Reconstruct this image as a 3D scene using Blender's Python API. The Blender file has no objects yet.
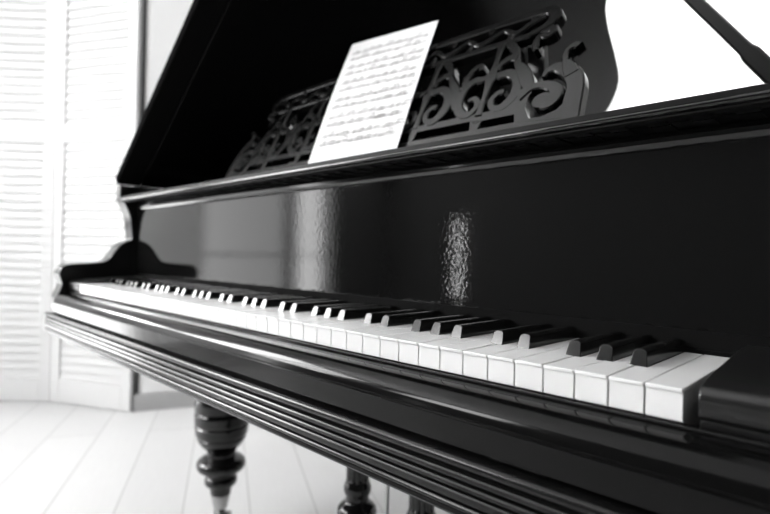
import bpy, bmesh, math, random
from mathutils import Vector, Matrix
random.seed(7)
C = bpy.context.scene.collection
KZ = 0.72                       # height of the white key tops above the floor

# ------------------------------------------------------------------ materials
def new_mat(name):
    m = bpy.data.materials.new(name); m.use_nodes = True
    nt = m.node_tree; b = nt.nodes['Principled BSDF']
    return m, nt, b
def mat(name, v, rough=0.5, metal=0.0, spec=0.5, bump=None, coat=0.0):
    m, nt, b = new_mat(name)
    b.inputs['Base Color'].default_value = (v, v, v, 1)
    b.inputs['Roughness'].default_value = rough
    b.inputs['Metallic'].default_value = metal
    b.inputs['Specular IOR Level'].default_value = spec
    b.inputs['Coat Weight'].default_value = coat
    if bump:
        sc, st, dist = bump
        tc = nt.nodes.new('ShaderNodeTexCoord'); n = nt.nodes.new('ShaderNodeTexNoise')
        n.inputs['Scale'].default_value = sc; n.inputs['Detail'].default_value = 2.0
        bp = nt.nodes.new('ShaderNodeBump'); bp.inputs['Strength'].default_value = st
        bp.inputs['Distance'].default_value = dist
        nt.links.new(tc.outputs['Object'], n.inputs['Vector'])
        nt.links.new(n.outputs['Fac'], bp.inputs['Height'])
        nt.links.new(bp.outputs['Normal'], b.inputs['Normal'])
    return m
def worn_lacquer(name, v, rough, scratch):
    """black lacquer with small worn specks and fine scratches along the rail"""
    m, nt, b = new_mat(name)
    tc = nt.nodes.new('ShaderNodeTexCoord'); mp = nt.nodes.new('ShaderNodeMapping')
    mp.inputs['Scale'].default_value = (14, 90, 90)
    n = nt.nodes.new('ShaderNodeTexNoise'); n.inputs['Scale'].default_value = 1.0; n.inputs['Detail'].default_value = 6
    r = nt.nodes.new('ShaderNodeValToRGB')
    r.color_ramp.elements[0].position = 0.66; r.color_ramp.elements[0].color = (v, v, v, 1)
    r.color_ramp.elements[1].position = 0.74; r.color_ramp.elements[1].color = (scratch,)*3 + (1,)
    bp = nt.nodes.new('ShaderNodeBump'); bp.inputs['Strength'].default_value = 0.12; bp.inputs['Distance'].default_value = 0.0006
    nt.links.new(tc.outputs['Object'], mp.inputs['Vector']); nt.links.new(mp.outputs['Vector'], n.inputs['Vector'])
    nt.links.new(n.outputs['Fac'], r.inputs['Fac']); nt.links.new(r.outputs['Color'], b.inputs['Base Color'])
    nt.links.new(n.outputs['Fac'], bp.inputs['Height']); nt.links.new(bp.outputs['Normal'], b.inputs['Normal'])
    b.inputs['Roughness'].default_value = rough; b.inputs['Specular IOR Level'].default_value = 0.26
    return m
def emit(name, v, s):
    m = bpy.data.materials.new(name); m.use_nodes = True; nt = m.node_tree
    nt.nodes.remove(nt.nodes['Principled BSDF'])
    e = nt.nodes.new('ShaderNodeEmission'); e.inputs['Color'].default_value = (v, v, v, 1); e.inputs['Strength'].default_value = s
    nt.links.new(e.outputs[0], nt.nodes['Material Output'].inputs['Surface'])
    return m
def plank_mat():
    m, nt, b = new_mat('white_planks')
    tc = nt.nodes.new('ShaderNodeTexCoord'); mp = nt.nodes.new('ShaderNodeMapping')
    mp.inputs['Rotation'].default_value = (0, 0, math.radians(-151.2)); mp.inputs['Location'].default_value = (0.2, 0.02, 0)
    br = nt.nodes.new('ShaderNodeTexBrick'); br.offset = 0.37
    br.inputs['Color1'].default_value = (0.61, 0.61, 0.61, 1); br.inputs['Color2'].default_value = (0.575, 0.575, 0.575, 1)
    br.inputs['Mortar'].default_value = (0.38, 0.38, 0.38, 1); br.inputs['Scale'].default_value = 1.0
    br.inputs['Mortar Size'].default_value = 0.0022; br.inputs['Brick Width'].default_value = 1.5; br.inputs['Row Height'].default_value = 0.198
    no = nt.nodes.new('ShaderNodeTexNoise'); mp2 = nt.nodes.new('ShaderNodeMapping'); mp2.inputs['Scale'].default_value = (2, 26, 1)
    no.inputs['Detail'].default_value = 5
    mx = nt.nodes.new('ShaderNodeMix'); mx.data_type = 'RGBA'; mx.blend_type = 'MULTIPLY'; mx.inputs[0].default_value = 0.10
    nt.links.new(tc.outputs['Object'], mp.inputs['Vector']); nt.links.new(mp.outputs['Vector'], br.inputs['Vector'])
    nt.links.new(mp.outputs['Vector'], mp2.inputs['Vector']); nt.links.new(mp2.outputs['Vector'], no.inputs['Vector'])
    nt.links.new(br.outputs['Color'], mx.inputs[6]); nt.links.new(no.outputs['Fac'], mx.inputs[7])
    nt.links.new(mx.outputs[2], b.inputs['Base Color']); b.inputs['Roughness'].default_value = 0.45
    return m

M = dict(
    lacquer=mat('black_lacquer', 0.004, 0.10),
    satin=mat('black_satin', 0.006, 0.28),
    fall=mat('black_polish', 0.004, 0.045, bump=(210, 0.20, 0.0004)),
    rail=worn_lacquer('worn_black_lacquer', 0.006, 0.20, 0.10),
    slip=mat('black_polish_slip', 0.003, 0.12, spec=0.16, bump=(60, 0.05, 0.0006)),
    shelf=mat('black_shelf_lacquer', 0.006, 0.5, spec=0.12),
    desk=mat('black_fretwork_lacquer', 0.005, 0.22, spec=0.42),
    lidm=mat('black_lid_lacquer', 0.004, 0.22, spec=0.15),
    lidedge=mat('black_lid_edge', 0.006, 0.6, spec=0.0),
    ivory=mat('ivory_key', 0.80, 0.22),
    keywood=mat('key_wood', 0.36, 0.6),
    ebony=mat('ebony_key', 0.010, 0.16),
    felt=mat('black_felt', 0.004, 0.95, spec=0.1),
    brass=mat('pale_brass', 0.40, 0.25, metal=1.0),
    rod=mat('dull_brass_rod', 0.45, 0.45, metal=0.6),
    iron=mat('iron_plate', 0.05, 0.4, metal=0.4),
    board=mat('spruce_board', 0.10, 0.5),
    paper=mat('paper', 0.84, 0.8, spec=0.2),
    ink=mat('ink', 0.12, 0.8, spec=0.2),
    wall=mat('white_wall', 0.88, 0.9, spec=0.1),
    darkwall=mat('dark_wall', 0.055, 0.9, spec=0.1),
    ceil=mat('white_ceiling', 0.85, 0.9, spec=0.1),
    base=mat('grey_baseboard', 0.42, 0.5),
    darkstrip=mat('dark_strip', 0.03, 0.5),
    shutter=mat('white_shutter_paint', 0.65, 0.5),
    frame=mat('window_frame_paint', 0.08, 0.5),
    floor=plank_mat(),
)

# ------------------------------------------------------------------ mesh helpers
def link(name, bm, m, parent=None, origin=(0, 0, 0), smooth=35, bevel=None, label=None):
    """bm is in room coordinates (z from the floor); origin becomes the object's own origin"""
    o3 = Vector(origin)
    pw = Vector(parent['_o']) if parent else Vector((0, 0, 0))
    base = pw if parent else o3
    bmesh.ops.remove_doubles(bm, verts=bm.verts, dist=1e-6)
    bmesh.ops.recalc_face_normals(bm, faces=bm.faces)
    bm.transform(Matrix.Translation(-base))
    me = bpy.data.meshes.new(name); bm.to_mesh(me); bm.free()
    for mm in (m if isinstance(m, (list, tuple)) else [m]): me.materials.append(mm)
    if smooth:
        me.shade_smooth(); me.set_sharp_from_angle(angle=math.radians(smooth))
    o = bpy.data.objects.new(name, me); C.objects.link(o)
    if parent: o.parent = parent; o['_o'] = tuple(base)
    else: o.location = base; o['_o'] = tuple(base)
    if bevel:
        b = o.modifiers.new('bevel', 'BEVEL'); b.width = bevel; b.segments = 3; b.limit_method = 'ANGLE'; b.angle_limit = math.radians(40)
        b.harden_normals = False
    if label: o['label'] = label
    return o
def thing(name, label, cat, loc, group=None):
    o = bpy.data.objects.new(name, None); C.objects.link(o); o.location = loc; o.empty_display_size = 0.1
    o['_o'] = tuple(loc); o['label'] = label; o['category'] = cat
    if group: o['group'] = group
    return o
def P(x, y, z): return Vector((x, y, z + KZ))
def box(bm, a, b, mi=0):
    x0, y0, z0 = a; x1, y1, z1 = b
    v = [bm.verts.new(P(x, y, z)) for x in (x0, x1) for y in (y0, y1) for z in (z0, z1)]
    for f in ((0, 1, 3, 2), (4, 6, 7, 5), (0, 4, 5, 1), (2, 3, 7, 6), (0, 2, 6, 4), (1, 5, 7, 3)):
        fc = bm.faces.new([v[i] for i in f]); fc.material_index = mi
def loft(bm, rings, caps=True, closed=True):
    rs = [[bm.verts.new(p) for p in r] for r in rings]
    n = len(rs[0])
    for a, b in zip(rs, rs[1:]):
        for i in range(n if closed else n - 1):
            bm.faces.new((a[i], a[(i + 1) % n], b[(i + 1) % n], b[i]))
    if caps:
        bm.faces.new(rs[0][::-1]); bm.faces.new(rs[-1])
    return rs
def extrude_x(bm, prof, x0, x1, n=1):
    loft(bm, [[P(x0 + (x1 - x0) * i / n, y, z) for y, z in prof] for i in range(n + 1)])
def extrude_z(bm, plan, z0, z1):
    loft(bm, [[P(x, y, z0) for x, y in plan], [P(x, y, z1) for x, y in plan]])
def lathe(bm, x, y, prof, n=40, flute=None):
    """prof: list of (z, radius); flute: (count, depth, z_low, z_high)"""
    rings = []
    for z, r in prof:
        ring = []
        for i in range(n):
            a = 2 * math.pi * i / n; rr = r
            if flute and flute[2] <= z <= flute[3]: rr = r - flute[1] * (0.5 + 0.5 * math.cos(a * flute[0])) ** 2
            ring.append(P(x + rr * math.cos(a), y + rr * math.sin(a), z))
        rings.append(ring)
    loft(bm, rings)
def arc(cy, cz, r, a0, a1, n=8, ry=None):
    ry = r if ry is None else ry
    return [(cy + ry * math.cos(math.radians(a0 + (a1 - a0) * i / n)), cz + r * math.sin(math.radians(a0 + (a1 - a0) * i / n))) for i in range(n + 1)]
def spline(pts, k=8):
    """Catmull-Rom through tuples of any length"""
    out = []; n = len(pts); d = len(pts[0])
    for i in range(n - 1):
        p0 = pts[max(i - 1, 0)]; p1 = pts[i]; p2 = pts[i + 1]; p3 = pts[min(i + 2, n - 1)]
        for j in range(k):
            t = j / k
            out.append(tuple(0.5 * ((2 * p1[c]) + (-p0[c] + p2[c]) * t + (2 * p0[c] - 5 * p1[c] + 4 * p2[c] - p3[c]) * t * t
                                    + (-p0[c] + 3 * p1[c] - 3 * p2[c] + p3[c]) * t ** 3) for c in range(d)))
    out.append(tuple(pts[-1]))
    return out

# ------------------------------------------------------------------ THE PIANO
XL, XR = -1.27, 0.055            # inner faces of the two arms
PO = (-0.60, 0.80, 0.0)
piano = thing('grand_piano', 'old black lacquered grand piano with open lid, carved music desk and turned legs', 'piano', PO)

# --- white and black keys
KX = [-0.0012, -0.0235, -0.0462, -0.0692, -0.0924, -0.1158, -0.1394, -0.1631, -0.1869, -0.2108, -0.2347, -0.2586, -0.2826, -0.3066,
      -0.3306, -0.3545, -0.3784, -0.4023, -0.4262, -0.45, -0.4737, -0.4974, -0.521, -0.5445, -0.5679, -0.5913, -0.6146, -0.6378,
      -0.6609, -0.684, -0.7069, -0.7297, -0.7525, -0.7751, -0.7977, -0.8201, -0.8425, -0.8647, -0.8869, -0.909, -0.9309, -0.9527,
      -0.9745, -0.9961, -1.0177, -1.0391, -1.0604, -1.0816, -1.1027, -1.1238, -1.1447, -1.1655, -1.1862]
black_at = {}
for o in range(8):
    for k, sh in ((2, 0.0016), (3, 0.0), (4, -0.0016), (6, 0.0013), (7, -0.0013)):
        n = k + 7 * o
        if n < 52: black_at[n] = KX[n] + sh
KB = 0.1465                      # back of the visible keys
BF = 0.0535                      # front of the black keys
BW = 0.0060                      # half width of a black key at its foot
for n in range(52):
    xr, xl = KX[n] - 0.0005, KX[n + 1] + 0.0005
    rb = black_at[n] - BW - 0.0008 if n in black_at else xr
    lb = black_at[n + 1] + BW + 0.0008 if n + 1 in black_at else xl
    dz = random.uniform(-0.00025, 0.00025) - (0.0007 if n in (20, 33, 41) else 0)
    bm = bmesh.new()
    yb = BF - 0.0016
    plan = [(xl, 0.0), (xr, 0.0)]
    if rb < xr: plan += [(xr, yb), (rb, yb)]
    plan += [(rb, KB), (lb, KB)]
    if lb > xl: plan += [(lb, yb), (xl, yb)]
    plan_low = [(x, max(y, 0.0012)) for x, y in plan]
    extrude_z(bm, plan, -0.0026 + dz, dz)                       # ivory top with its small front lip
    k = link('white_key', bm, M['ivory'], piano, bevel=0.0006)
    bm = bmesh.new()
    extrude_z(bm, [(xl + 0.0002, 0.0014), (xr - 0.0002, 0.0014), (xr - 0.0002, 0.004), (xl + 0.0002, 0.004)], -0.0202, -0.0026 + dz)
    link('key_front', bm, M['ivory'], k)
    bm = bmesh.new()
    cut = [(x + (0.0002 if x == xl else -0.0002 if x == xr else 0), max(y, 0.0042)) for x, y in plan]
    extrude_z(bm, cut, -0.030, -0.0028 + dz)
    link('key_stick', bm, M['keywood'], k)
for n, xc in black_at.items():
    bm = bmesh.new(); rings = []
    prof = [(-BW, -0.0010), (-BW, 0.0006), (-0.0050, 0.0080)] + [(-0.0050 + 0.0034 * (1 - math.cos(a)), 0.0080 + 0.0034 * math.sin(a)) for a in (0.4, 0.8, 1.2, 1.57)]
    prof += [(-x, z) for x, z in prof[::-1]]
    for y in (0, 0.012, KB):
        ring = []
        for x, z in prof:
            if y == 0: yy = BF + 0.0044 * z / 0.0115
            elif y == KB: yy = KB
            else: yy = BF + 0.012
            zz = z + (0 if z < 0.001 else (-0.0001 if y == 0 else 0.0))
            ring.append(P(xc + x, yy, zz))
        rings.append(ring)
    loft(bm, rings)
    link('black_key', bm, M['ebony'], piano, bevel=0.0005, smooth=50)

# --- key bed under the keys, felt strip behind them
bm = bmesh.new(); box(bm, (XL + 0.001, 0.0045, -0.112), (XR - 0.001, 0.36, -0.0315)); link('key_bed', bm, M['satin'], piano)
bm = bmesh.new(); box(bm, (-1.188, KB + 0.0003, -0.0312), (0.002, KB + 0.0022, 0.0035)); link('name_felt', bm, M['felt'], piano)

# --- key blocks at both ends
def key_block(x0, x1):
    prof = [(0.146, -0.0305), (0.0035, -0.0305), (0.0035, -0.0165), (0.0005, -0.0150)]
    prof += arc(0.0105, -0.0045, 0.0090, 205, 118, 8, 0.0110) + [(0.030, 0.0068), (0.110, 0.0118), (0.146, 0.0122)]
    bm = bmesh.new(); extrude_x(bm, prof, x0, x1); link('key_block', bm, M['satin'], piano, bevel=0.0012, smooth=40)
key_block(0.0065, XR - 0.0005)
key_block(XL + 0.0005, -1.1880)

# --- key slip: thin lip, long rolled front, edge line and flat face
bm = bmesh.new()
prof = [(0.003, -0.0305), (0.003, -0.0212), (-0.0032, -0.0212), (-0.0042, -0.0222), (-0.0046, -0.0240), (-0.0070, -0.0252)]
prof += spline([(-0.0070, -0.0252), (-0.0150, -0.0272), (-0.0222, -0.0315), (-0.0268, -0.0375), (-0.0288, -0.0440)], 6)[1:]
prof += [(-0.0302, -0.0446), (-0.0306, -0.0458), (-0.0290, -0.0472), (-0.0290, -0.0662), (-0.020, -0.0668), (0.003, -0.0668)]
extrude_x(bm, prof, XL + 0.0005, XR - 0.0005); link('key_slip', bm, M['slip'], piano, smooth=30)

# --- fluted front rail of the key bed
bm = bmesh.new()
prof = [(0.0040, -0.0690), (-0.0180, -0.0690), (-0.0180, -0.0712), (-0.0310, -0.0712)]
prof += arc(-0.0325, -0.0757, 0.0045, 100, 262, 9)
prof += [(-0.0330, -0.0806)]
def fillet(z0, z1, y):            # one flat reed with rounded edges, a narrow groove under it
    return [(y + 0.0030, z0), (y + 0.0010, z0 - 0.0006), (y, z0 - 0.0018), (y - 0.0002, (z0 + z1) / 2), (y, z1 + 0.0018), (y + 0.0010, z1 + 0.0006), (y + 0.0030, z1), (y + 0.0034, z1 - 0.0008)]
prof += fillet(-0.0816, -0.0880, -0.0375) + fillet(-0.0890, -0.0948, -0.0378) + fillet(-0.0958, -0.1040, -0.0372) + fillet(-0.1050, -0.1104, -0.0366)
prof += [(-0.0345, -0.1112), (-0.0350, -0.1140), (-0.0335, -0.1162), (-0.0310, -0.1166), (0.0040, -0.1166)]
extrude_x(bm, prof, -1.312, 0.118); link('front_rail', bm, M['rail'], piano, smooth=28)

# --- carved arms at both ends
arm_in = [(-0.0234, -0.0670), (-0.0234, -0.0500), (-0.0215, -0.0321), (-0.0165, -0.0190), (-0.0124, -0.0060), (-0.0150, 0.0060), (-0.0176, 0.0158),
          (-0.0160, 0.0260), (-0.0115, 0.0340), (-0.0030, 0.0390), (0.012, 0.0412), (0.034, 0.0425), (0.060, 0.0448), (0.0770, 0.0475), (0.0875, 0.0545), (0.0955, 0.0660),
          (0.105, 0.0800), (0.115, 0.0905), (0.1260, 0.0975), (0.1360, 0.1010), (0.1393, 0.1066), (0.1380, 0.1200), (0.1367, 0.1314), (0.1341, 0.1537),
          (0.1270, 0.1760), (0.1185, 0.1940), (0.1120, 0.2040)]
def arm(x0, x1):
    prof = spline(arm_in[1:], 4)
    prof = [arm_in[0]] + prof + [(0.1115, 0.2062), (0.40, 0.2062), (0.40, -0.0670)]
    bm = bmesh.new(); extrude_x(bm, prof, x0, x1); link('arm', bm, M['satin'], piano, bevel=0.002, smooth=40)
arm(-1.318, XL); arm(XR, 0.103)

# --- fallboard
bm = bmesh.new()
box(bm, (XL + 0.0005, 0.1482, -0.0305), (XR - 0.0005, 0.170, 0.2005)); link('fallboard', bm, M['fall'], piano)

bm = bmesh.new(); box(bm, (XL + 0.0008, 0.1470, 0.0040), (XR - 0.0008, 0.1481, 0.0190)); link('reflection_cover', bm, M['felt'], piano)  # dark strip added to hide the keys' mirror image in the fallboard

bm = bmesh.new()
extrude_x(bm, [(0.1481, 0.1752), (0.1452, 0.1757), (0.1442, 0.1768), (0.1430, 0.1820), (0.1425, 0.1870), (0.1430, 0.1884), (0.1445, 0.1891), (0.1481, 0.1892)], XL + 0.030, XR - 0.0008)  # added strip that stands in for the lip's reflection in the fallboard
link('lip_reflection_strip', bm, M['lacquer'], piano, smooth=40)

# --- moulded shelf over the fallboard, with small dark dentils under its nose
bm = bmesh.new()
prof = [(0.395, 0.2015), (0.1475, 0.2015), (0.1475, 0.1980), (0.1180, 0.1980), (0.1160, 0.1930), (0.1130, 0.1912), (0.1090, 0.1912), (0.1062, 0.1925), (0.1062, 0.2052), (0.1068, 0.2060), (0.1080, 0.2062), (0.395, 0.2062)]
extrude_x(bm, prof, -1.245, XR - 0.0005); shelf = link('music_shelf', bm, M['shelf'], piano, smooth=30)
bm = bmesh.new()
extrude_x(bm, [(0.1061, 0.1940)] + arc(0.1048, 0.1975, 0.0030, 250, 110, 9) + [(0.1061, 0.2010)], -1.245, XR - 0.0005)
link('nosing', bm, M['lacquer'], shelf, smooth=40)
xd = -1.225
while xd < XR - 0.03:
    bm = bmesh.new(); box(bm, (xd, 0.1210, 0.1962), (xd + 0.016, 0.1465, 0.1979)); link('dentil', bm, M['shelf'], shelf)
    xd += 0.033

# --- case: bent rim, soundboard, iron plate
d_y = [(1.410, 0.402), (1.410, 0.60), (1.385, 0.75), (1.29, 0.92), (1.13, 1.05), (1.03, 1.13), (0.979, 1.19), (0.941, 1.289), (0.895, 1.446),
       (0.856, 1.566), (0.826, 1.631), (0.785, 1.684), (0.741, 1.725), (0.690, 1.748), (0.60, 1.765), (0.45, 1.765), (0.20, 1.745), (0.05, 1.730), (0.012, 1.712), (0.0, 1.68)]
curve = spline(d_y, 5)
XH = -1.318
outer = [(XH + d, y) for d, y in curve] + [(XH, 0.402)]
def inset(pl, t):
    n = len(pl); out = []
    for i, (x, y) in enumerate(pl):
        a = pl[max(i - 1, 0)]; b = pl[min(i + 1, n - 1)]
        dx, dy = b[0] - a[0], b[1] - a[1]; l = math.hypot(dx, dy) or 1
        out.append((x - dy / l * t, y + dx / l * t))
    return out
inner = inset(outer, 0.045)
bm = bmesh.new()
loft(bm, [[P(ox, oy, -0.115), P(ox, oy, 0.205), P(ix, iy, 0.205), P(ix, iy, -0.115)] for (ox, oy), (ix, iy) in zip(outer, inner)])
link('rim', bm, M['lacquer'], piano, smooth=40)
sb = [(x, y) for x, y in inset(outer, 0.047)]
bm = bmesh.new(); extrude_z(bm, sb, 0.030, 0.040); link('soundboard', bm, M['board'], piano)
bm = bmesh.new()
box(bm, (XH + 0.05, 0.405, 0.12), (0.04, 0.47, 0.14))
for xa, xb in ((-1.24, -1.2), (-0.95, -1.0), (-0.62, -0.80), (-0.30, -0.62)):
    ya = 0.47; yb = 1.60 if xb < -0.7 else 1.05
    v = [P(xa - 0.012, ya, 0.115), P(xa + 0.012, ya, 0.115), P(xa + 0.012, ya, 0.138), P(xa - 0.012, ya, 0.138)]
    w = [P(xb - 0.012, yb, 0.115), P(xb + 0.012, yb, 0.115), P(xb + 0.012, yb, 0.138), P(xb - 0.012, yb, 0.138)]
    loft(bm, [v, w])
link('iron_plate', bm, M['iron'], piano)

# --- lid, propped at 37 degrees about its bass-side hinge
LA = math.radians(37.09); LO = Vector((-1.313, 0.0, 0.257)); LU = Vector((math.cos(LA), 0, math.sin(LA))); LN = Vector((-math.sin(LA), 0, math.cos(LA)))
def lidp(d, y, h): 
    q = LO + LU * d + LN * h; return P(q.x, y, q.z)
lid_plan = [(d, y) for d, y in spline([(1.425, 0.11), (1.425, 0.30)] + [(d + 0.001 - (0.006 if 0.7 < d < 1.1 else 0), y) for d, y in d_y[1:]], 5)] + [(0.0, 0.11)]
def lid_slab(pl, h0, h1):
    bm = bmesh.new(); loft(bm, [[lidp(d, y, h0) for d, y in pl], [lidp(d, y, h1) for d, y in pl]]); return bm
main = [(d, y) for d, y in lid_plan if y > 0.175]
main = [(1.425, 0.1662)] + main + [(0.0, 0.1662)]
lid = link('lid', lid_slab(main, -0.022, 0.0), M['lidm'], piano, bevel=0.002, smooth=40)
front = [(0.0, 0.11), (1.425, 0.11), (1.425, 0.1648), (0.0, 0.1648)]
link('lid_front_strip', lid_slab(front, -0.022, 0.0), M['lidedge'], lid, bevel=0.0025, smooth=40)
bm = bmesh.new()
for y in (0.55, 1.05, 1.5):
    loft(bm, [[lidp(d, y + s, h) for d, h in ((0.002, -0.0235), (0.045, -0.0235), (0.045, -0.022), (0.002, -0.022))] for s in (-0.04, 0.04)])
link('lid_hinge', bm, M['iron'], lid)

bm = bmesh.new(); box(bm, (-1.318, 0.114, 0.2066), (-1.286, 1.66, 0.2386)); link('hinge_rail', bm, M['satin'], piano, bevel=0.003)

# --- prop stick, thicker at its foot
PB = Vector((0.0675, 0.60, 0.205)); PD = Vector((-0.588, 0, 0.809)); PS = Vector((0.809, 0, 0.588))
dist = ((LO.z - 0.0235 * math.cos(LA) - PB.z) + (PB.x - LO.x - 0.0235 * math.sin(LA)) * math.tan(LA)) / (PD.z - PD.x * math.tan(LA))
bm = bmesh.new(); rings = []
for s, w in ((0.0, 0.0130), (0.012, 0.0136), (0.232, 0.0136), (0.237, 0.0128), (0.242, 0.0108), (0.25, 0.0103), (dist, 0.0085)):
    c = PB + PD * s
    rings.append([P(*(c + PS * (a * w) + Vector((0, b * 0.011, 0)))) for a, b in ((-1, -0.6), (-0.7, -1), (0.7, -1), (1, -0.6), (1, 0.6), (0.7, 1), (-0.7, 1), (-1, 0.6))])
loft(bm, rings); link('prop_stick', bm, M['satin'], piano, smooth=40)

# --- carved music desk (fretwork), leaning back
DC = -0.54; DT = math.atan(0.5); DY, DZ = 0.183, 0.2064
V0 = (DZ - 0.205) / math.cos(DT)
def dp(s, v, w):                  # s along the desk from its middle, v up its face, w depth behind the face
    y = 0.183 + v * math.sin(DT) + w * math.cos(DT); z = 0.205 + v * math.cos(DT) - w * math.sin(DT)
    return P(DC + s, y, z)
TH = 0.013
def ribbon(bm, pts, k=7, flip=False, lift=0.0):
    """pts: (s, v, width); a carved band with chamfered face and rounded ends"""
    q = spline(pts, k); n = len(q); rings = []
    for i, (s, v, w) in enumerate(q):
        a = q[max(i - 1, 0)]; b = q[min(i + 1, n - 1)]
        tx, ty = b[0] - a[0], b[1] - a[1]; l = math.hypot(tx, ty) or 1
        nx, ny = -ty / l, tx / l; h = w * 0.6; c = min(0.0016, h * 0.5)
        sg = -1 if flip else 1
        rings.append([dp(sg * (s + nx * e), v + ny * e, d) for e, d in ((-h, c - lift), (-h + c, -lift), (h - c, -lift), (h, c - lift), (h, TH), (-h, TH))])
    loft(bm, rings)
def plate(bm, poly, flip=False):
    sg = -1 if flip else 1
    loft(bm, [[dp(sg * s, v, 0) for s, v in poly], [dp(sg * s, v, TH) for s, v in poly]])
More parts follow.
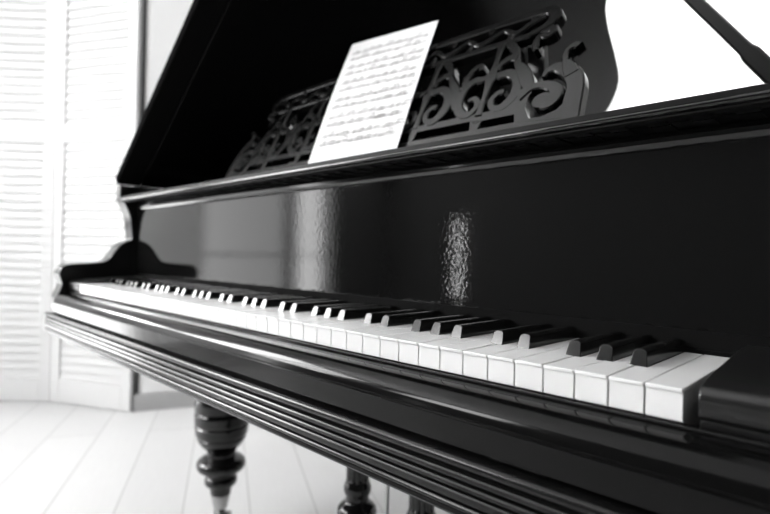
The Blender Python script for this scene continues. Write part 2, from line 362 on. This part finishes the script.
desk_bands = [
    # end scroll: outer band rising from the board, arching over to the left
    [(0.372, 0.012, 0.020), (0.370, 0.040, 0.020), (0.3690, 0.062, 0.019), (0.3680, 0.078, 0.018), (0.3620, 0.094, 0.019), (0.3510, 0.1065, 0.017), (0.3370, 0.1135, 0.012), (0.3270, 0.1110, 0.009), (0.3235, 0.1020, 0.006)],
    [(0.3600, 0.096, 0.016), (0.3530, 0.110, 0.014), (0.3470, 0.1200, 0.0075), (0.3445, 0.1300, 0.0065), (0.3475, 0.1385, 0.007), (0.3545, 0.1425, 0.0085), (0.3590, 0.1390, 0.010)],
    # spiral eye
    [(0.2960, 0.078, 0.016), (0.3110, 0.0878, 0.010), (0.3260, 0.0885, 0.010), (0.3400, 0.0825, 0.013), (0.3468, 0.0735, 0.0155), (0.3455, 0.0640, 0.017), (0.3395, 0.0585, 0.017), (0.3320, 0.0580, 0.015)],
    # rising S from the board up to the top band
    [(0.3080, 0.088, 0.012), (0.3000, 0.104, 0.016), (0.2900, 0.122, 0.015), (0.2800, 0.136, 0.010), (0.2745, 0.150, 0.009), (0.2680, 0.164, 0.011), (0.2560, 0.180, 0.012)],
    [(0.2760, 0.146, 0.008), (0.2650, 0.150, 0.010), (0.2540, 0.142, 0.008), (0.2520, 0.132, 0.006)],
    # right C scroll of the heart
    [(0.2480, 0.128, 0.008), (0.2560, 0.1240, 0.011), (0.2700, 0.1240, 0.012), (0.2825, 0.1150, 0.013), (0.2890, 0.0980, 0.013), (0.2870, 0.0790, 0.014), (0.2740, 0.0665, 0.012), (0.2610, 0.0700, 0.009), (0.2560, 0.0815, 0.009), (0.2630, 0.0920, 0.009), (0.2720, 0.0930, 0.008)],
    # left C scroll of the heart
    [(0.2400, 0.128, 0.008), (0.2300, 0.1235, 0.010), (0.2180, 0.1240, 0.011), (0.2060, 0.1120, 0.012), (0.2010, 0.0930, 0.013), (0.2090, 0.0740, 0.013), (0.2240, 0.0650, 0.011), (0.2340, 0.0720, 0.009), (0.2350, 0.0840, 0.009), (0.2270, 0.0920, 0.008), (0.2190, 0.0890, 0.007)],
    # stem with a bud between the two scrolls
    [(0.2440, 0.060, 0.010), (0.2440, 0.085, 0.007), (0.2440, 0.108, 0.010), (0.2440, 0.124, 0.016), (0.2440, 0.140, 0.008), (0.2440, 0.160, 0.007), (0.2440, 0.182, 0.012)],
    # second S
    [(0.2000, 0.080, 0.010), (0.1930, 0.098, 0.013), (0.1860, 0.118, 0.014), (0.1760, 0.134, 0.010), (0.1690, 0.148, 0.009), (0.1620, 0.164, 0.010), (0.1500, 0.181, 0.012)],
    [(0.1700, 0.146, 0.008), (0.1590, 0.150, 0.010), (0.1480, 0.142, 0.008), (0.1450, 0.132, 0.006)],
    [(0.2060, 0.106, 0.008), (0.2010, 0.128, 0.010), (0.2080, 0.146, 0.009), (0.2180, 0.152, 0.008), (0.2220, 0.142, 0.007)],
    # second heart
    [(0.1400, 0.128, 0.008), (0.1480, 0.1240, 0.011), (0.1620, 0.1245, 0.012), (0.1745, 0.1150, 0.013), (0.1810, 0.0980, 0.013), (0.1790, 0.0790, 0.014), (0.1660, 0.0665, 0.012), (0.1530, 0.0700, 0.009), (0.1480, 0.0815, 0.009), (0.1550, 0.0920, 0.009), (0.1640, 0.0930, 0.008)],
    [(0.1320, 0.128, 0.008), (0.1220, 0.1235, 0.010), (0.1100, 0.1240, 0.011), (0.0980, 0.1120, 0.012), (0.0930, 0.0930, 0.013), (0.1010, 0.0740, 0.013), (0.1160, 0.0650, 0.011), (0.1260, 0.0720, 0.009), (0.1270, 0.0840, 0.009), (0.1190, 0.0920, 0.008), (0.1110, 0.0890, 0.007)],
    [(0.1360, 0.060, 0.010), (0.1360, 0.085, 0.007), (0.1360, 0.108, 0.010), (0.1360, 0.124, 0.016), (0.1360, 0.140, 0.008), (0.1360, 0.160, 0.007), (0.1360, 0.182, 0.012)],
    # middle pair
    [(0.0920, 0.080, 0.010), (0.0850, 0.098, 0.013), (0.0780, 0.118, 0.014), (0.0680, 0.134, 0.010), (0.0610, 0.148, 0.009), (0.0540, 0.164, 0.010), (0.0420, 0.181, 0.012)],
    [(0.0000, 0.1200, 0.010), (0.0200, 0.1280, 0.011), (0.0420, 0.1240, 0.012), (0.0620, 0.1120, 0.012), (0.0700, 0.0930, 0.013), (0.0600, 0.0720, 0.013), (0.0400, 0.0680, 0.010), (0.0280, 0.0800, 0.009), (0.0360, 0.0940, 0.008)],
    # top band: lower bar, upper bar and the running scroll between them
    [(0.000, 0.1835, 0.008), (0.150, 0.1835, 0.008), (0.285, 0.1835, 0.008)],
    [(0.000, 0.2240, 0.010), (0.150, 0.2235, 0.010), (0.250, 0.2225, 0.010), (0.290, 0.2210, 0.011), (0.3060, 0.2180, 0.013), (0.3140, 0.2070, 0.015), (0.3110, 0.1960, 0.013), (0.3000, 0.1890, 0.009), (0.285, 0.1840, 0.008)],
    [(0.3000, 0.2120, 0.007), (0.2800, 0.2060, 0.008), (0.2600, 0.1960, 0.008), (0.2400, 0.2080, 0.007), (0.2200, 0.2000, 0.009), (0.2000, 0.1960, 0.007), (0.1800, 0.2090, 0.008), (0.1600, 0.1990, 0.009), (0.1400, 0.1960, 0.007),
     (0.1200, 0.2090, 0.008), (0.1000, 0.1990, 0.009), (0.0800, 0.1960, 0.007), (0.0600, 0.2090, 0.008), (0.0400, 0.1990, 0.009), (0.0200, 0.1960, 0.007), (0.000, 0.2060, 0.008)],
    # hanging curl under the end of the top band
    [(0.3160, 0.1860, 0.010), (0.3170, 0.1760, 0.009), (0.3090, 0.1725, 0.007), (0.3010, 0.1750, 0.007), (0.2970, 0.1670, 0.008), (0.2985, 0.1570, 0.008), (0.3010, 0.1510, 0.005)],
    [(0.300, 0.188, 0.010), (0.309, 0.186, 0.010), (0.316, 0.184, 0.010)],
]
for k in range(9):                # small round bosses joining the running scroll to the bars
    s = 0.02 + 0.033 * k
    desk_bands.append([(s, 0.184, 0.010), (s + 0.002, 0.197, 0.006)] if k % 2 else [(s, 0.222, 0.010), (s - 0.002, 0.208, 0.006)])
desk = thing('music_desk', '', '', PO); del desk['label']; del desk['category']
desk.parent = piano; desk.location = (0, 0, 0)
for flip in (False, True):
    bm = bmesh.new()
    for i, b in enumerate(desk_bands): ribbon(bm, b, flip=flip, lift=0.0003 + 0.00035 * (i * 7 % 5))
    link('carved_scrollwork', bm, M['desk'], desk, smooth=35)
bm = bmesh.new()
for flip in (False, True):
    plate(bm, [(0.0, V0), (0.378, V0), (0.3785, 0.030), (0.303, 0.0375), (0.253, 0.0375), (0.2335, 0.0375), (0.0, 0.0375)], flip)
    plate(bm, [(0.0, 0.0530), (0.2340, 0.0530), (0.2400, 0.0480), (0.2470, 0.0470), (0.2535, 0.0505), (0.2985, 0.0505), (0.3020, 0.0375), (0.369, 0.030), (0.370, 0.043), (0.3615, 0.0550), (0.3530, 0.0450), (0.3360, 0.0390), (0.3205, 0.0400), (0.3112, 0.0560),
               (0.3110, 0.0740), (0.3140, 0.0815), (0.306, 0.0870), (0.290, 0.0830), (0.276, 0.0680), (0.262, 0.0640), (0.240, 0.0640), (0.10, 0.0635), (0.0, 0.0635)], flip)
    plate(bm, [(0.3310 + 0.0128 * math.cos(2 * math.pi * k / 28), 0.0648 + 0.0108 * math.sin(2 * math.pi * k / 28)) for k in range(28)], flip)
    for s0, s1 in ((0.2335, 0.253), (0.128, 0.144), (0.0, 0.012)):
        plate(bm, [(s0 + 0.004, 0.0370), (s1 - 0.004, 0.0370), (s1, 0.0540), (s0, 0.0540)], flip)
link('desk_board', bm, M['desk'], desk, smooth=30)
for s in (-0.28, 0.28):           # struts that hold the desk up from behind
    x = DC + s; bm = bmesh.new()
    loft(bm, [[P(x - 0.012, 0.300, 0.2064), P(x + 0.012, 0.300, 0.2064), P(x + 0.012, 0.325, 0.2064), P(x - 0.012, 0.325, 0.2064)],
              [P(x - 0.012, 0.288, 0.372), P(x + 0.012, 0.288, 0.372), P(x + 0.012, 0.297, 0.372), P(x - 0.012, 0.297, 0.372)]])
    link('desk_strut', bm, M['satin'], desk)

# --- legs with brass casters
def leg(x, y):
    prof = [(-0.118, 0.080), (-0.165, 0.080), (-0.170, 0.072), (-0.180, 0.066), (-0.200, 0.062), (-0.215, 0.070), (-0.235, 0.070), (-0.245, 0.062), (-0.265, 0.064)]
    z = -0.285
    body = [(-0.270, 0.066), (-0.300, 0.0705), (-0.336, 0.0735), (-0.365, 0.0740), (-0.395, 0.0735), (-0.420, 0.0715), (-0.440, 0.0660), (-0.457, 0.0560), (-0.472, 0.0420), (-0.480, 0.0385)]
    bp = spline(body, 8)
    grooves = (-0.294, -0.329, -0.3655, -0.4005, -0.434)
    for bz, br in bp:
        g = min(abs(bz - gz) for gz in grooves)
        prof.append((bz, br - (0.0042 * max(0, 1 - g / 0.0045))))
    prof += [(-0.486, 0.0400), (-0.492, 0.0385)] + [(-0.514 + 0.0200 * math.cos(a), 0.044 + 0.0225 * math.sin(a)) for a in (0.2, 0.6, 1.0, 1.3, 1.57, 1.9, 2.2, 2.6, 2.9)]
    prof += [(-0.537, 0.0395), (-0.543, 0.0380)] + [(-0.559 + 0.013 * math.cos(a), 0.0365 + 0.0080 * math.sin(a)) for a in (0.3, 0.8, 1.3, 1.8, 2.3, 2.8)]
    prof += [(-0.576, 0.0310), (-0.588, 0.0285), (-0.597, 0.0275)]
    bm = bmesh.new(); lathe(bm, x, y, prof, 48)
    l = link('leg', bm, M['lacquer'], piano, smooth=30)
    bm = bmesh.new()
    lathe(bm, x, y, [(-0.5971, 0.0250), (-0.602, 0.0262), (-0.612, 0.0240), (-0.628, 0.0205), (-0.636, 0.0190), (-0.642, 0.0120), (-0.652, 0.0120)], 28)
    for s in (-1, 1):             # fork and wheel
        box(bm, (x + s * 0.016 - 0.003, y - 0.010, -0.695), (x + s * 0.016 + 0.003, y + 0.024, -0.648))
    box(bm, (x - 0.019, y - 0.010, -0.654), (x + 0.019, y + 0.014, -0.646))
    ring = [[P(x + xx, y + 0.012 + r * math.cos(2 * math.pi * i / 24), -0.6905 + r * math.sin(2 * math.pi * i / 24)) for i in range(24)]
            for xx, r in ((-0.011, 0.022), (-0.009, 0.0285), (0.009, 0.0285), (0.011, 0.022))]
    loft(bm, ring)
    link('caster', bm, M['brass'], l, smooth=35)
leg(-1.243, 0.380); leg(0.02, 0.400); leg(-0.95, 1.52)

# --- pedal lyre
ly = 0.355
lyre = thing('pedal_lyre', '', '', PO); del lyre['label']; del lyre['category']; lyre.parent = piano; lyre.location = (0, 0, 0)
for x in (-0.660, -0.495):
    prof = spline([(-0.113, 0.026), (-0.16, 0.0225), (-0.25, 0.0215), (-0.340, 0.0225), (-0.368, 0.0228)], 6)
    prof += [(-0.373, 0.0250), (-0.379, 0.0272), (-0.385, 0.0275), (-0.391, 0.0262), (-0.396, 0.0235), (-0.404, 0.0225), (-0.409, 0.0250), (-0.415, 0.0330), (-0.422, 0.0385), (-0.431, 0.0395),
             (-0.441, 0.0370), (-0.450, 0.0300), (-0.460, 0.0240), (-0.49, 0.0220), (-0.54, 0.0240), (-0.575, 0.0300), (-0.600, 0.0300)]
    bm = bmesh.new(); lathe(bm, x, ly, prof, 96, flute=(12, 0.0032, -0.365, -0.14)); link('lyre_column', bm, M['lacquer'], lyre, smooth=40)
bm = bmesh.new(); box(bm, (-0.72, ly - 0.06, -0.645), (-0.435, ly + 0.07, -0.600)); link('pedal_box', bm, M['lacquer'], lyre, bevel=0.006)
for x in (-0.62, -0.535):
    bm = bmesh.new()
    loft(bm, [[P(x - w, y, z - 0.004), P(x + w, y, z - 0.004), P(x + w, y, z + 0.004), P(x - w, y, z + 0.004)] for y, z, w in
              ((ly - 0.061, -0.625, 0.009), (ly - 0.10, -0.632, 0.010), (ly - 0.15, -0.640, 0.020), (ly - 0.18, -0.638, 0.024), (ly - 0.195, -0.638, 0.014))])
    link('pedal', bm, M['brass'], lyre, smooth=30)
bm = bmesh.new(); lathe(bm, -0.5785, ly, [(-0.113, 0.0038), (-0.600, 0.0038)], 16)
link('pedal_rod', bm, M['rod'], lyre)

# ------------------------------------------------------------------ SHEET OF MUSIC on the desk
TL, TR, BL, BR = (-0.6562, 0.3022), (-0.4380, 0.2762), (-0.6190, 0.0060), (-0.4150, 0.0060)
def sheet_pt(a, b, off=0.0):
    """a across 0..1, b up 0..1; stands just in front of the carved desk, curling a little"""
    lx = BL[0] + (TL[0] - BL[0]) * b + 0.0060 * math.sin(math.pi * b) * (1 - 0.6 * a) * 1.0
    lv = BL[1] + (TL[1] - BL[1]) * b
    rx = BR[0] + (TR[0] - BR[0]) * b + 0.0020 * math.sin(math.pi * b); rv = BR[1] + (TR[1] - BR[1]) * b
    x = lx + (rx - lx) * a; v = lv + (rv - lv) * a
    w = -0.0070 - 0.0065 * math.sin(math.pi * min(1, b * 1.0)) * (1 - 0.5 * a) - off
    y = 0.183 + v * math.sin(DT) + w * math.cos(DT); z = 0.205 + v * math.cos(DT) - w * math.sin(DT)
    return P(x, y, z)
SO = sheet_pt(0.5, 0.0)
bm = bmesh.new(); N, K = 10, 24
loft(bm, [[sheet_pt(i / N, j / K) for i in range(N + 1)] + [sheet_pt(i / N, j / K, -0.0003) for i in range(N, -1, -1)] for j in range(K + 1)])
sheet = link('sheet_music', bm, M['paper'], origin=SO, smooth=60)
sheet['label'] = 'white sheet of printed music leaning on the carved piano desk'; sheet['category'] = 'sheet music'
bm = bmesh.new()
def ink(a0, b0, a1, b1, c0=None, c1=None):
    n = max(1, int(abs(a1 - a0) * 12))
    for i in range(n):
        p, q = a0 + (a1 - a0) * i / n, a0 + (a1 - a0) * (i + 1) / n
        lo = lambda a: b0 + ((c0 or b0) - b0) * (a - a0) / ((a1 - a0) or 1)
        bm.faces.new([bm.verts.new(sheet_pt(*t, 0.0004)) for t in ((p, lo(p)), (q, lo(q)), (q, lo(q) + b1 - b0), (p, lo(p) + b1 - b0))])
H = 0.29; W = 0.208
for sysn in range(6):
    for half in range(2):
        b = 0.880 - sysn * 0.133 - half * 0.056
        for k in range(5): ink(0.06, b + k * 0.0052, 0.95, b + k * 0.0052 + 0.0011)
        a = 0.10
        while a < 0.93:           # beamed groups of notes
            ng = random.choice((2, 3, 4)); h = random.uniform(0.0, 0.020)
            top = b + h + 0.022
            for g in range(ng):
                hh = b + h + random.uniform(-0.004, 0.006)
                ink(a - 0.007, hh - 0.0026, a + 0.007, hh + 0.0026)
                ink(a + 0.0050, hh, a + 0.0075, top + 0.003)
                a += 0.024
            if ng > 2: ink(a - 0.024 * ng + 0.005, top, a - 0.024 + 0.0075, top + 0.0036)
            a += random.choice((0.012, 0.02, 0.05))
for i in range(7): ink(0.62 + i * 0.022, 0.300, 0.634 + i * 0.022, 0.306)
printed = link('printed_staves', bm, M['ink'], sheet, smooth=None)

# ------------------------------------------------------------------ THE ROOM
def structure(name, bm, m, smooth=None):
    o = link(name, bm, m, smooth=smooth); o['kind'] = 'structure'; return o
FZ = -KZ; HZ = 2.95 - KZ
bm = bmesh.new(); box(bm, (-4.6, -3.2, FZ - 0.05), (3.2, 6.4, FZ)); structure('floor', bm, M['floor'])
bm = bmesh.new(); box(bm, (-4.6, -3.2, HZ), (3.2, 6.4, HZ + 0.05)); structure('ceiling', bm, M['ceil'])
def wall_strip(bm, a, b, t, z0, z1):
    """a wall from a to b (plan), thickness t to the left of a->b"""
    dx, dy = b[0] - a[0], b[1] - a[1]; l = math.hypot(dx, dy); nx, ny = -dy / l * t, dx / l * t
    extrude_z(bm, [a, b, (b[0] + nx, b[1] + ny), (a[0] + nx, a[1] + ny)], z0, z1)
W0 = (-2.578, 0.636); da = math.radians(67.5); WA = (math.cos(da), math.sin(da)); WB = (math.sin(da), -math.cos(da))
W1 = (W0[0] + WA[0] * 5.4, W0[1] + WA[1] * 5.4); W2 = (W1[0] + WB[0] * 3.6, W1[1] + WB[1] * 3.6)
bm = bmesh.new(); wall_strip(bm, W0, W1, 0.60, FZ, HZ); structure('wall_left', bm, M['wall'])
bm = bmesh.new(); wall_strip(bm, W1, W2, 0.10, FZ, HZ); structure('wall_back', bm, M['wall'])
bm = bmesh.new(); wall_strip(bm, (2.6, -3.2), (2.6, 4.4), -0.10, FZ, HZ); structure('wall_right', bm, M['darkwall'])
# baseboard round the corner, with the dark strip that stands on it at the wall's end
off = 0.014
bm = bmesh.new()
q0 = (W0[0] + WB[0] * off - WA[0] * off, W0[1] + WB[1] * off - WA[1] * off); q1 = (W1[0] + WB[0] * off, W1[1] + WB[1] * off)
wall_strip(bm, q0, q1, off - 0.0005, FZ, FZ + 0.085)
q2 = (W0[0] - WB[0] * 0.6 - WA[0] * off, W0[1] - WB[1] * 0.6 - WA[1] * off)
wall_strip(bm, q2, q0, off - 0.0005, FZ, FZ + 0.085)
structure('baseboard_left', bm, M['base'])
bm = bmesh.new()
wall_strip(bm, (W0[0] + WB[0] * 0.006, W0[1] + WB[1] * 0.006), (W0[0] + WB[0] * 0.006 + WA[0] * 0.020, W0[1] + WB[1] * 0.006 + WA[1] * 0.020), 0.0055, FZ + 0.086, HZ)
structure('wall_end_strip_1', bm, M['darkstrip'])

# left wall behind and beside the shutters, with the two tall windows beside the piano
def wall_with_holes_x(name, x, t, y0, y1, holes, m):
    bm = bmesh.new(); ys = y0
    for (ya, yb, za, zb) in sorted(holes):
        if yb > -0.9: box(bm, (x - t, ya, MID[0]), (x, yb, MID[1]))
        box(bm, (x - t, ys, FZ), (x, ya, HZ))
        if za > FZ: box(bm, (x - t, ya, FZ), (x, yb, za))
        box(bm, (x - t, ya, zb), (x, yb, HZ)); ys = yb
    box(bm, (x - t, ys, FZ), (x, y1, HZ)); return structure(name, bm, m)
XW = -3.42
LW = [(-1.87, -1.10, FZ + 0.12, 2.05), (-2.27, -1.93, FZ + 0.12, 2.05), (-2.66, -2.33, 0.74, 2.05), (-1.04, -0.50, -0.60, 0.86)]  # last opening is added, to brighten the black key fronts and the slip
MID = (-0.06, 0.52)                # solid wall between the low and the high pane of the last opening
wall_with_holes_x('wall_side', XW, 0.14, -2.30, 1.35, [h for h in LW if h[0] > -2.3], M['wall'])
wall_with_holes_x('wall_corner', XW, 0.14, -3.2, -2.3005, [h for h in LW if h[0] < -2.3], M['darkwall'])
FW = [(-3.05, -1.95, 0.95, 2.06)]
SL = (-2.665, -2.565, -0.30, 0.44)          # narrow sidelight under it
xa, xb, za, zb = SL; bm = bmesh.new(); yw = -3.0; X0 = XW - 0.1
fx0, fx1, fz0, fz1 = FW[0]
box(bm, (X0, yw - 0.14, FZ), (xa, yw, fz0)); box(bm, (xb, yw - 0.14, FZ), (2.7, yw, fz0)); box(bm, (xa, yw - 0.14, FZ), (xb, yw, za)); box(bm, (xa, yw - 0.14, zb), (xb, yw, fz0))
box(bm, (X0, yw - 0.14, fz0), (fx0, yw, HZ)); box(bm, (fx1, yw - 0.14, fz0), (2.7, yw, HZ)); box(bm, (fx0, yw - 0.14, fz1), (fx1, yw, HZ))
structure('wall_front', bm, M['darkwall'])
sky_l = emit('frosted_daylight', 1.0, 2.1); sky_n = emit('daylight_sidelight', 1.0, 24.0); sky_w = emit('low_pane_glow', 1.0, 8.0); sky_m = emit('frosted_daylight_bright', 1.0, 6.0); sky_u = emit('daylight_side', 1.0, 28.0); sky_f = emit('daylight_front', 1.0, 20.0)
wn = 0
for (ya, yb, za, zb) in LW:
    wn += 1
    bm = bmesh.new(); t = 0.03
    box(bm, (XW - 0.10, ya, za), (XW - 0.05, ya + t, zb)); box(bm, (XW - 0.10, yb - t, za), (XW - 0.05, yb, zb))
    last = yb > -0.9
    for z in ((za, MID[0] - t, MID[1], zb - t) if last else (za, max(za, 0.67), zb - t)): box(bm, (XW - 0.10, ya + t, z), (XW - 0.05, yb - t, z + t))
    if za < 0 and not last: box(bm, (XW - 0.079, ya + t, 0.055), (XW - 0.07, yb - t, 0.068))
    f = structure('window_%d' % wn, bm, M['frame'])
    bm = bmesh.new(); box(bm, (XW - 0.085, ya + t, MID[1] + t if last else max(za + t, 0.70)), (XW - 0.080, yb - t, zb - t))
    link('window_pane', bm, sky_u, f, smooth=None)
    if za > 0: continue
    bm = bmesh.new(); box(bm, (XW - 0.085, ya + t, za + t), (XW - 0.080, yb - t, MID[0] - t if last else 0.67))      # lower sash, frosted glass; in the last opening an added glowing pane
    link('window_pane', bm, sky_w if last else sky_l if yb > -1.5 else sky_m, f, smooth=None)
for (xa, xb, za, zb) in FW + [SL]:
    wn += 1
    bm = bmesh.new(); t = 0.04 if xb - xa > 0.5 else 0.02; y = -3.0
    box(bm, (xa, y - 0.10, za), (xa + t, y - 0.05, zb)); box(bm, (xb - t, y - 0.10, za), (xb, y - 0.05, zb))
    for z in (za, zb - t): box(bm, (xa + t, y - 0.10, z), (xb - t, y - 0.05, z + t))
    f = structure('window_%d' % wn, bm, M['frame'])
    bm = bmesh.new(); box(bm, (xa + t, y - 0.085, za + t), (xb - t, y - 0.080, zb - t))
    link('window_pane', bm, sky_f if xb - xa > 0.5 else sky_n, f, smooth=None)

# added fill lights, not lamps of the room: over the far end of the room, beside the white wall, and over the keyboard
for nm, x, y, sx, sy, en, rot in (('fill_light', -0.1, 3.6, 2.6, 0.5, 48, (math.radians(62), 0, da)), ('fill_light', -1.7, 1.6, 0.3, 1.2, 6, (math.radians(50), 0, da)), ('fill_light', -0.60, -1.20, 3.4, 2.6, 15, (0, 0, 0))):
    ld = bpy.data.lights.new(nm, 'AREA'); ld.shape = 'RECTANGLE'; ld.size = sx; ld.size_y = sy; ld.energy = en
    lo = bpy.data.objects.new(nm, ld); C.objects.link(lo); lo.location = P(x, y, HZ - (0.03 if rot[0] == 0 else 0.25)); lo.rotation_euler = rot

# ------------------------------------------------------------------ LOUVERED FOLDING SHUTTERS
def panel(root, a, b):
    """one hinged louvered panel from plan point a to b, seen from the piano's side"""
    dx, dy = b[0] - a[0], b[1] - a[1]; l = math.hypot(dx, dy); ux, uy = dx / l, dy / l; nx, ny = uy, -ux   # n points into the room
    def pt(u, w, z): return P(a[0] + ux * u + nx * w, a[1] + uy * u + ny * w, z)
    def bx(bm, u0, u1, w0, w1, z0, z1, tilt=0.0):
        v = [pt(u, w, z + (tilt if w == w1 else 0)) for u in (u0, u1) for w in (w0, w1) for z in (z0, z1)]
        v = [bm.verts.new(q) for q in v]
        for f in ((0, 1, 3, 2), (4, 6, 7, 5), (0, 4, 5, 1), (2, 3, 7, 6), (0, 2, 6, 4), (1, 5, 7, 3)): bm.faces.new([v[i] for i in f])
    z0, z1 = FZ + 0.004, 1.78; s = 0.058; g = 0.002
    bm = bmesh.new()
    bx(bm, g, s, -0.009, 0.009, z0, z1); bx(bm, l - s, l - g, -0.009, 0.009, z0, z1)
    rails = ((z0, z0 + 0.12), (0.62, 0.70), (z1 - 0.09, z1))
    for r0, r1 in rails: bx(bm, s, l - s, -0.0085, 0.0085, r0, r1)
    fr = link('shutter_panel', bm, M['shutter'], root, bevel=0.003)
    bm = bmesh.new()
    for r0, r1 in ((rails[0][1], rails[1][0]), (rails[1][1], rails[2][0])):
        n = int((r1 - r0) / 0.042); st = (r1 - r0) / n
        for i in range(n):
            z = r0 + st * (i + 0.5)
            bx(bm, s, l - s, -0.0045, 0.0045, z + 0.016, z + 0.0195, -0.036)
        bx(bm, s, l - s, -0.0065, -0.0050, r0, r1)
    link('louvers', bm, M['shutter'], fr)
J = (-3.016, 0.3826)
d2 = math.radians(28); d1 = math.radians(226)
E2 = (J[0] + math.cos(d2) * 0.504, J[1] + math.sin(d2) * 0.504); E1 = (J[0] + math.cos(d1) * 0.50, J[1] + math.sin(d1) * 0.50)
screen = thing('folding_shutter', 'tall white louvered folding shutter standing open beside the white wall', 'shutter', (J[0], J[1], 0))
panel(screen, J, E2); panel(screen, E1, J)

# ------------------------------------------------------------------ CAMERA, WORLD
cam = bpy.data.cameras.new('camera'); co = bpy.data.objects.new('camera', cam); C.objects.link(co)
r = Vector((0.71697, 0.696742, 0.022463)); u = Vector((-0.017445, -0.01428, 0.999746)); f = Vector((-0.696885, 0.71718, -0.001916))
mw = Matrix((r, u, -f)).transposed().to_4x4(); mw.translation = Vector((0.08565, -0.34898, 0.07579 + KZ)); co.matrix_world = mw
cam.sensor_width = 36.0; cam.lens = 518.31 / 770 * 36; cam.clip_start = 0.01
cam.dof.use_dof = True; cam.dof.focus_distance = 0.46; cam.dof.aperture_fstop = cam.lens / 5.0
sc = bpy.context.scene; sc.camera = co
w = bpy.data.worlds.new('world'); sc.world = w; w.use_nodes = True
w.node_tree.nodes['Background'].inputs['Color'].default_value = (1, 1, 1, 1); w.node_tree.nodes['Background'].inputs['Strength'].default_value = 0.3
sc.view_settings.view_transform = 'Standard'; sc.view_settings.look = 'None'; sc.view_settings.gamma = 1; sc.view_settings.use_curve_mapping = False
sc.view_settings.exposure = 0.2
sc.cycles.use_denoising = True; sc.cycles.max_bounces = 10; sc.cycles.diffuse_bounces = 5; sc.cycles.glossy_bounces = 6
sc.cycles.sample_clamp_indirect = 8.0
for o in list(C.objects):
    if '_o' in o: del o['_o']
